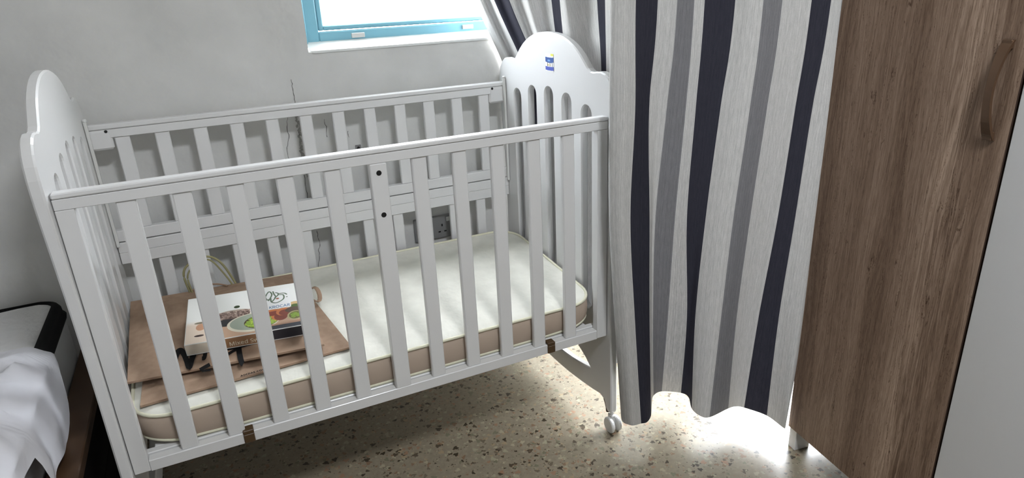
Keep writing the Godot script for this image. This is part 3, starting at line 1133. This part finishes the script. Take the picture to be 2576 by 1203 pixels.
	var font := SystemFont.new()
	font.font_names = PackedStringArray(["Droid Sans"])
	for w: Array in [["KROCAR", Vector3(0.060, yt, 0.001), Vector3(0.112, yt, 0.001), Vector3.UP, Color(0.16, 0.40, 0.56)], ["Mixed Sweets", Vector3(-0.040, 0.015, zt), Vector3(0.058, 0.015, zt), Vector3.BACK, Color(0.92, 0.90, 0.82)]]:
		var tm := TextMesh.new()
		tm.text = w[0]
		tm.font = font
		tm.font_size = 40
		tm.pixel_size = 0.0005
		tm.depth = 0.0003
		var t := use(tm, "lettering", plain(w[4], 0.5), lid)
		lay_text(t, tm, w[1], w[2], w[3], 0.0004)

# ---------------------------------------------------------------- curtain
func curtain() -> void:
	var o := thing("curtain", "long striped curtain in pale grey, mid grey and navy beside the crib", "curtain", Vector3(1.45, 0, 0.1))
	var off := o.position
	var g0 := Vector3(1.24, 0, 0.08)
	var dir := Vector3(0.415, 0, 0.235).normalized()
	var nrm := Vector3(-dir.z, 0, dir.x)
	var hem := 0.07
	# right part: u at v = 0, 275, 550, 800; hem pixel; offset towards the room; stripe that follows
	var right := [
		[1534, 1533, 1534, 1546, [1562, 1046], 0.0, "light"],
		[1562, 1560, 1556, 1570, [1585, 1070], 0.022, "light"],
		[1599.5, 1598, 1586, 1597, [1613, 1066], 0.014, "navy"],
		[1630, 1618, 1612, 1616, [1628, 1062], 0.0, "navy"],
		[1655, 1633, 1634, 1634, [1638, 1045], -0.012, "light"],
		[1680, 1655, 1640, 1638, [1640, 1015], -0.016, "light"],
		[1704, 1677, 1649, 1643, [1644, 996], -0.010, "mid"],
		[1747, 1725, 1698, 1680, [1665, 985], 0.006, "light"],
		[1773, 1750, 1728, 1728, [1713, 989], 0.008, "navy"],
		[1812, 1782, 1752, 1739, [1732, 1000], 0.0, "navy"],
		[1850, 1812, 1775, 1749, [1740, 1028], -0.004, "light"],
		[1885, 1848, 1810, 1782, [1760, 1046], 0.010, "light"],
		[1921, 1886, 1845, 1814, [1785, 1050], 0.016, "mid"],
		[1968.5, 1929, 1887, 1853, [1832, 1028], 0.010, "light"],
		[2005, 1965, 1921, 1880, [1852, 1023], 0.004, "light"],
		[2042, 2000, 1956, 1908, [1872, 1026], 0.0, "navy"],
		[2091, 2043, 2000, 1959, [1929, 1046], 0.0, "light"],
		[2118, 2094, 2050, 2013, [1973, 1078], 0.004, "light"],
	]
	var left := [   # u at v = 0 and v = 190, offset, stripe that follows (towards the right)
		[1192, 1274, 0.000, "light"], [1210, 1291, 0.018, "light"], [1226, 1306, -0.012, "light"], [1243, 1322, 0.014, "navy"], [1262, 1340, 0.002, "navy"], [1281, 1354, 0.016, "light"],
		[1306, 1368, -0.012, "light"], [1328, 1380, 0.016, "light"], [1356, 1396, -0.016, "light"], [1387, 1408, -0.006, "navy"], [1408, 1424, 0.008, "light"],
		[1424, 1446, 0.020, "light"], [1448, 1484, -0.010, "light"], [1476, 1500, -0.016, "light"], [1502, 1513, 0.0, "navy"], [1522, 1525, 0.012, "light"],
	]
	var cols := []        # every column: points from the rail to the hem
	var shade := []
	for c: Array in left:
		var gn := Vector3(-0.64, 0, 0.12).normalized()
		var gp: Vector3 = Vector3(1.32, 0, 0.0) + gn * float(c[2])
		var r1 := on_plane(c[0], 0, gp, gn)
		var r2 := on_axis(c[1], 190, 0, 1.300 - c[2] * 0.7)
		if r1.z < -0.675: r1 = on_axis(c[0], 0, 2, -0.690 + c[2] * 0.5)
		if r2.z < -0.68: r2 = on_axis(c[1], 190, 2, -0.700 + c[2] * 0.3)
		if cols.is_empty():
			r1 = on_axis(c[0], 0, 2, -0.706)
			r2 = on_axis(c[1], 190, 2, -0.713)
		var lean := (r1 - r2) / (r1.y - r2.y)
		var rm := r1 + lean * 0.5
		var r0 := r1 + lean * (2.50 - r1.y) * 0.8
		rm.z = clampf(rm.z, -0.68, 0.05)
		r0.z = clampf(r0.z, -0.66, 0.05)
		rm.y = r1.y + 0.5
		r0.y = 2.50
		cols.append([r0, rm, r1, r2, Vector3(maxf(r2.x, 1.285), 0.80, r2.z), Vector3(maxf(r2.x, 1.285), 0.45, r2.z), Vector3(maxf(r2.x, 1.285), 0.19, r2.z)])
		shade.append(c[3])
	# round the corner of the crib
	cols.append([Vector3(1.26, 2.50, 0.01), Vector3(1.26, 1.9, 0.01), Vector3(1.262, 1.262, 0.0), Vector3(1.292, 1.0, 0.050), Vector3(1.294, 0.75, 0.052), Vector3(1.298, 0.48, 0.048), Vector3(1.300, 0.20, 0.040)])
	shade.append("light")
	for c: Array in right:
		var hp := on_axis(c[4][0], c[4][1], 1, hem)
		var oh := (hp - g0).dot(nrm)
		var pts := []
		for k in 4:
			var of: float = lerpf(c[5], oh, [0.0, 0.06, 0.22, 0.55][k])
			pts.append(on_plane(c[k], [0.0, 275.0, 550.0, 800.0][k], g0 + nrm * of, nrm))
		var t0: Vector3 = pts[0]
		cols.append([Vector3(t0.x, 2.50, t0.z), Vector3(t0.x, 1.9, t0.z), pts[0], pts[1], pts[2], pts[3], hp])
		shade.append(c[6])
	# the returned edge next to the wardrobe
	var e: Array = cols[-1]
	var ret := []
	for k in e.size(): ret.append(e[k] + (Vector3(0.018, 0, -0.02) if k == e.size() - 1 else Vector3(0.062, 0, -0.018)))
	cols.append(ret)
	shade.append("light")
	var tone := {"light": Color(0.66, 0.655, 0.635), "mid": Color(0.25, 0.25, 0.255), "navy": Color(0.050, 0.049, 0.066)}
	var nr := 9
	var nc := 6
	var rows := 7
	# spline down every column first
	var fine := []
	for c: Array in cols:
		var f := []
		for r in rows - 1:
			for k in nr:
				f.append(catmull(c[maxi(r - 1, 0)], c[r], c[r + 1], c[mini(r + 2, rows - 1)], float(k) / nr))
		f.append(c[-1])
		fine.append(f)
	var st := SurfaceTool.new()
	st.begin(Mesh.PRIMITIVE_TRIANGLES)
	st.set_smooth_group(0)
	var total: int = fine[0].size()
	var grid := []
	var tones := []
	for i in cols.size() - 1:
		for k in nc:
			var line := []
			for r in total:
				line.append(catmull(fine[maxi(i - 1, 0)][r], fine[i][r], fine[i + 1][r], fine[mini(i + 2, cols.size() - 1)][r], float(k) / nc) - off)
			grid.append(line)
			tones.append(tone[shade[i]])
	var last := []
	for p: Vector3 in fine[-1]: last.append(p - off)
	grid.append(last)
	var arc := 0.0
	for i in grid.size() - 1:
		var w: float = (grid[i][total / 2] as Vector3).distance_to(grid[i + 1][total / 2])
		for r in total - 1:
			for k: Array in [[0, 0], [1, 0], [1, 1], [0, 0], [1, 1], [0, 1]]:
				var p: Vector3 = grid[i + k[0]][r + k[1]]
				st.set_color(tones[i])
				st.set_uv(Vector2(arc + w * k[0], -p.y))
				st.add_vertex(p)
		arc += w
	build(st, "panel", M.cloth, o)
	# rail
	var rail := thing("curtain_rail", "white bent curtain rail under the ceiling above the striped curtain", "rail", Vector3(1.3, 2.50, 0))
	var rp := []
	for c: Array in cols: rp.append(Vector3(c[0].x - 1.3, 0.012, c[0].z))
	var sp := []
	for i in range(0, rp.size(), 5): sp.append(rp[i])
	st = mb()
	tube(st, smooth(sp, 4), 0.011, 8)
	build(st, "rod", M.plastic, rail)
	for k: int in [0, sp.size() / 2, sp.size() - 1]:
		st = mb()
		var b: Vector3 = sp[k]
		bar(st, b + Vector3(-0.01, 0.005, -0.01), b + Vector3(0.01, TOP_Y - 2.50, 0.01), 0.002)
		build(st, "bracket", M.plastic, rail)

# ---------------------------------------------------------------- wardrobe
func wardrobe() -> void:
	var d := Vector3(-0.153, 0, 1).normalized()      # along the doors
	var turn := atan2(d.x, d.z)
	var o := thing("wardrobe", "tall wardrobe with one wood grain door and one white door", "wardrobe", Vector3(1.66, 0, 0.323), turn)
	# local: z along the front, +x into the wardrobe, door face at x = 0
	var W := 0.448
	var T := 2.3
	var st := mb()
	bar(st, Vector3(0.020, 0.066, 0.003), Vector3(0.50, T, 0.021), 0.001)
	bar(st, Vector3(0.020, 0.066, 0.93), Vector3(0.50, T, 0.948), 0.001)
	bar(st, Vector3(0.020, T - 0.018, 0.021), Vector3(0.50, T, 0.93), 0.001)
	bar(st, Vector3(0.020, 0.066, 0.021), Vector3(0.50, 0.084, 0.93), 0.001)
	bar(st, Vector3(0.482, 0.084, 0.021), Vector3(0.50, T - 0.018, 0.93), 0.001)
	build(st, "carcass", M.wood_edge, o)
	st = mb()
	bar(st, Vector3(0.0, 0.066, 0.0), Vector3(0.018, T, W), 0.0012)
	var door := build(st, "door", M.wood_edge, o)
	st = mb()
	var x := -0.0004
	quad_uv(st, [Vector3(x, 0.0675, 0.0015), Vector3(x, T - 0.0015, 0.0015), Vector3(x, T - 0.0015, W - 0.0015), Vector3(x, 0.0675, W - 0.0015)], [Vector2(0, 1), Vector2(0, 0), Vector2(1, 0), Vector2(1, 1)])
	build(st, "veneer", M.wood, door)
	# bow handle
	st = mb()
	var zc := W - 0.036
	var y0 := 0.995
	var y1 := 1.175
	var rows := []
	for k in 17:
		var t := k / 16.0
		var y := lerpf(y0, y1, t)
		var out := -0.004 - 0.024 * pow(sin(PI * clampf(t, 0.0, 1.0)), 0.75)
		var hw := 0.0105 - 0.0035 * sin(PI * t)
		rows.append([Vector3(out, y, zc - hw), Vector3(out, y, zc + hw), Vector3(minf(out + 0.006, -0.0005), y, zc + hw), Vector3(minf(out + 0.006, -0.0005), y, zc - hw)])
	for k in 16:
		for j in 4:
			quad(st, rows[k][j], rows[k + 1][j], rows[k + 1][(j + 1) % 4], rows[k][(j + 1) % 4])
	quad(st, rows[0][0], rows[0][1], rows[0][2], rows[0][3])
	quad(st, rows[16][3], rows[16][2], rows[16][1], rows[16][0])
	for e: float in [y0 + 0.008, y1 - 0.008]:
		bar(st, Vector3(-0.008, e - 0.008, zc - 0.009), Vector3(-0.0004, e + 0.008, zc + 0.009), 0.001)
	build(st, "handle", M.handle, door)
	st = mb()
	bar(st, Vector3(-0.002, 0.066, W + 0.005), Vector3(0.018, T, 0.948), 0.0015)
	build(st, "white_door", M.melamine, o)
	# feet
	for z: float in [0.004, 0.46, 0.90]:
		st = mb()
		bar(st, Vector3(0.004, 0.0, z), Vector3(0.054, 0.066, z + 0.028), 0.001)
		build(st, "foot", M.melamine, o)
		st = mb()
		bar(st, Vector3(0.44, 0.0, z), Vector3(0.49, 0.066, z + 0.028), 0.001)
		build(st, "foot", M.melamine, o)

# ---------------------------------------------------------------- bed
func bed() -> void:
	var z0 := -0.70
	var z1 := 1.28
	var f := thing("bed", "low brown wooden bed squeezed against the crib", "bed", Vector3(-0.6, 0, 0.3))
	var off := f.position
	var st := mb()
	bar(st, Vector3(-0.165, 0.332, z0 + 0.02) - off, Vector3(-0.100, 0.362, z1 + 0.04) - off, 0.003)
	build(st, "side_rail", M.bed_wood, f)
	st = mb()
	bar(st, Vector3(-1.22, 0.20, z0 + 0.02) - off, Vector3(-1.155, 0.362, z1 + 0.04) - off, 0.003)
	build(st, "side_rail", M.bed_wood, f)
	st = mb()
	bar(st, Vector3(-1.155, 0.20, z1) - off, Vector3(-0.165, 0.362, z1 + 0.04) - off, 0.003)
	build(st, "foot_rail", M.bed_wood, f)
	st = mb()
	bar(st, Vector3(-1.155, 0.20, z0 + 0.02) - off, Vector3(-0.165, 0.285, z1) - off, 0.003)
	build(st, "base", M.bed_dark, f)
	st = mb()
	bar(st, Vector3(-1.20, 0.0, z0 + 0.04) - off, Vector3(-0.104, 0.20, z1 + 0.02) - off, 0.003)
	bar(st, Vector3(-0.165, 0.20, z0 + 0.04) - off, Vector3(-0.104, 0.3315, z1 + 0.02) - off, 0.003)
	build(st, "shade_plinth", M.bed_dark, f)  # dark block added as painted shade in the gap beside the crib
	# mattress with black tape
	var m := thing("bed_mattress", "thick grey bed mattress with black taped edges on the wooden frame", "mattress", Vector3(-0.66, 0.287, 0.3))
	off = m.position
	var n := FastNoiseLite.new()
	n.seed = 3
	n.frequency = 4.0
	st = SurfaceTool.new()
	st.begin(Mesh.PRIMITIVE_TRIANGLES)
	st.set_smooth_group(0)
	var shr := [0.0, 0.012, 0.03, 0.06, 0.11, 0.18, 0.26, 0.36, 0.46]
	var X0 := -1.148
	var X1 := -0.174
	var Z0 := z0 + 0.012
	var Z1 := z1 - 0.02
	for r in shr.size() - 1:
		var A := plan_loop(X0, X1, Z0, Z1, 0.06, shr[r], 6, 40)
		var B := plan_loop(X0, X1, Z0, Z1, 0.06, shr[r + 1], 6, 40)
		for k in A.size():
			var j := (k + 1) % A.size()
			var P := []
			for e: Array in [[A, k, r], [A, j, r], [B, j, r + 1], [B, k, r + 1]]:
				var q: Vector2 = e[0][e[1]]
				var up: float = [0.0, 0.012, 0.018, 0.022, 0.026, 0.028, 0.03, 0.03, 0.03][e[2]]
				var ridge := 0.0035 * sin(q.y * 62.0 + 1.5 * sin(q.x * 9.0)) * (1.0 if e[2] > 1 else 0.0)
				P.append(Vector3(q.x, 0.503 + up + ridge + 0.004 * n.get_noise_2d(q.x, q.y), q.y) - off)
			quad(st, P[0], P[3], P[2], P[1])
	build(st, "top_panel", M.bed_top, m)
	st = SurfaceTool.new()
	st.begin(Mesh.PRIMITIVE_TRIANGLES)
	st.set_smooth_group(0)
	var rows := [[0.012, 0.289], [0.002, 0.300], [-0.003, 0.34], [-0.004, 0.40], [-0.003, 0.46], [0.0, 0.478]]
	for r in rows.size() - 1:
		var A := plan_loop(X0, X1, Z0, Z1, 0.06, rows[r][0], 6, 40)
		var B := plan_loop(X0, X1, Z0, Z1, 0.06, rows[r + 1][0], 6, 40)
		for k in A.size():
			var j := (k + 1) % A.size()
			quad(st, Vector3(A[k].x, rows[r][1], A[k].y) - off, Vector3(B[k].x, rows[r + 1][1], B[k].y) - off, Vector3(B[j].x, rows[r + 1][1], B[j].y) - off, Vector3(A[j].x, rows[r][1], A[j].y) - off)
	build(st, "side_panel", M.bed_side, m)
	st = SurfaceTool.new()
	st.begin(Mesh.PRIMITIVE_TRIANGLES)
	st.set_smooth_group(0)
	rows = [[0.0, 0.476], [-0.008, 0.480], [-0.010, 0.489], [-0.003, 0.497], [-0.002, 0.512], [0.004, 0.5215], [0.017, 0.5275], [0.020, 0.518]]
	for r in rows.size() - 1:
		var A := plan_loop(X0, X1, Z0, Z1, 0.06, rows[r][0], 6, 40)
		var B := plan_loop(X0, X1, Z0, Z1, 0.06, rows[r + 1][0], 6, 40)
		for k in A.size():
			var j := (k + 1) % A.size()
			quad(st, Vector3(A[k].x, rows[r][1], A[k].y) - off, Vector3(B[k].x, rows[r + 1][1], B[k].y) - off, Vector3(B[j].x, rows[r + 1][1], B[j].y) - off, Vector3(A[j].x, rows[r][1], A[j].y) - off)
	build(st, "edge_tape", M.black_tape, m)
	bed_sheet()

func bed_sheet() -> void:
	var s := thing("bed_sheet", "rumpled white bed sheet hanging over the side of the bed", "sheet", Vector3(-0.6, 0.54, 0.5))
	var off := s.position
	var n := FastNoiseLite.new()
	n.seed = 14
	n.frequency = 2.6
	n.fractal_octaves = 2
	var st := SurfaceTool.new()
	st.begin(Mesh.PRIMITIVE_TRIANGLES)
	st.set_smooth_group(0)
	var nz := 150
	var nx := 110
	var g := []
	for j in nz + 1:
		var t := j / float(nz)
		var z := lerpf(-0.30, 1.22, t)
		var line := []
		# how far it hangs down the side
		var drop := 0.125 * smoothstep(-0.30, -0.20, z) * (1.0 - smoothstep(0.02, 0.07, z)) + 0.03 + 0.012 * sin(z * 21.0)
		if z > 0.07: drop = 0.035 + 0.012 * sin(z * 15.0)
		var flat := 0.9
		for i in nx + 1:
			var u := i / float(nx)
			var l := u * (flat + drop)
			var p := Vector3.ZERO
			var fold := n.get_noise_2d(l * 1.0 + z * 0.7, z * 1.6)
			var w1 := sin(19.0 * (z * 0.85 + (l - 0.9) * 0.45) + 5.0 * fold)
			var w2 := sin(31.0 * (z * 0.45 - (l - 0.9) * 0.8) + 6.0 * n.get_noise_2d(z * 1.3 + 4.0, l))
			var ridge := 0.45 * pow(0.5 + 0.5 * w1, 2.0) + 0.2 * pow(0.5 + 0.5 * w2, 3.0)
			var edge := smoothstep(0.0, 0.08, t)
			if l < flat:
				p = Vector3(-1.055 + l, 0.558 + edge * (0.022 * fold + 0.055 * ridge), z)
				var k := smoothstep(flat - 0.035, flat, l)
				p.y = lerpf(p.y, 0.530, k)
				p.x += 0.012 * k
			else:
				var dn := l - flat
				p = Vector3(-0.143 + 0.008 * sin(z * 40.0) * minf(1.0, dn * 12.0) + 0.022 * minf(1.0, dn * 10.0) * (0.5 + 0.5 * fold), 0.530 - dn, z + 0.25 * dn)
			line.append(p - off)
		g.append(line)
	for j in nz:
		for i in nx:
			quad(st, g[j][i], g[j][i + 1], g[j + 1][i + 1], g[j + 1][i])
	build(st, "cloth", M.sheet, s)

# ---------------------------------------------------------------- socket on the wall
func socket() -> void:
	var o := thing("wall_socket", "grey double power socket on the wall behind the crib slats", "socket", Vector3(0.968, 0.503, WALL_Z))
	var st := mb()
	bar(st, Vector3(-0.073, -0.043, 0.0003), Vector3(0.073, 0.043, 0.011), 0.003)
	build(st, "plate", M.grey_plate, o)
	for s: float in [-0.036, 0.036]:
		for h: Array in [[-0.0, 0.012, 0.0028, 0.0045], [-0.011, -0.012, 0.0045, 0.0025], [0.011, -0.012, 0.0045, 0.0025]]:
			st = mb()
			var x: float = s + h[0] - 0.005
			bar(st, Vector3(x - h[2], h[1] - h[3] - 0.006, 0.0102), Vector3(x + h[2], h[1] + h[3] - 0.006, 0.0114), 0.0)
			build(st, "pin_hole", M.steel_dark, o)
		st = mb()
		bar(st, Vector3(s + 0.012, 0.018, 0.0105), Vector3(s + 0.024, 0.034, 0.0135), 0.001)
		build(st, "switch", M.plastic, o)
	var a := on_axis(901, 371, 2, WALL_Z)
	var w := thing("wall_anchor", "tiny metal plate with a black hole on the wall behind the crib", "anchor", a)
	st = mb()
	bar(st, Vector3(-0.009, -0.011, 0.0003), Vector3(0.009, 0.009, 0.0035), 0.0008)
	build(st, "plate", M.grey_plate, w)
	st = mb()
	puck(st, Vector3(0, -0.001, 0.0030), Vector3.BACK, 0.005, 0.0012, 10)
	build(st, "hole", M.steel_dark, w)
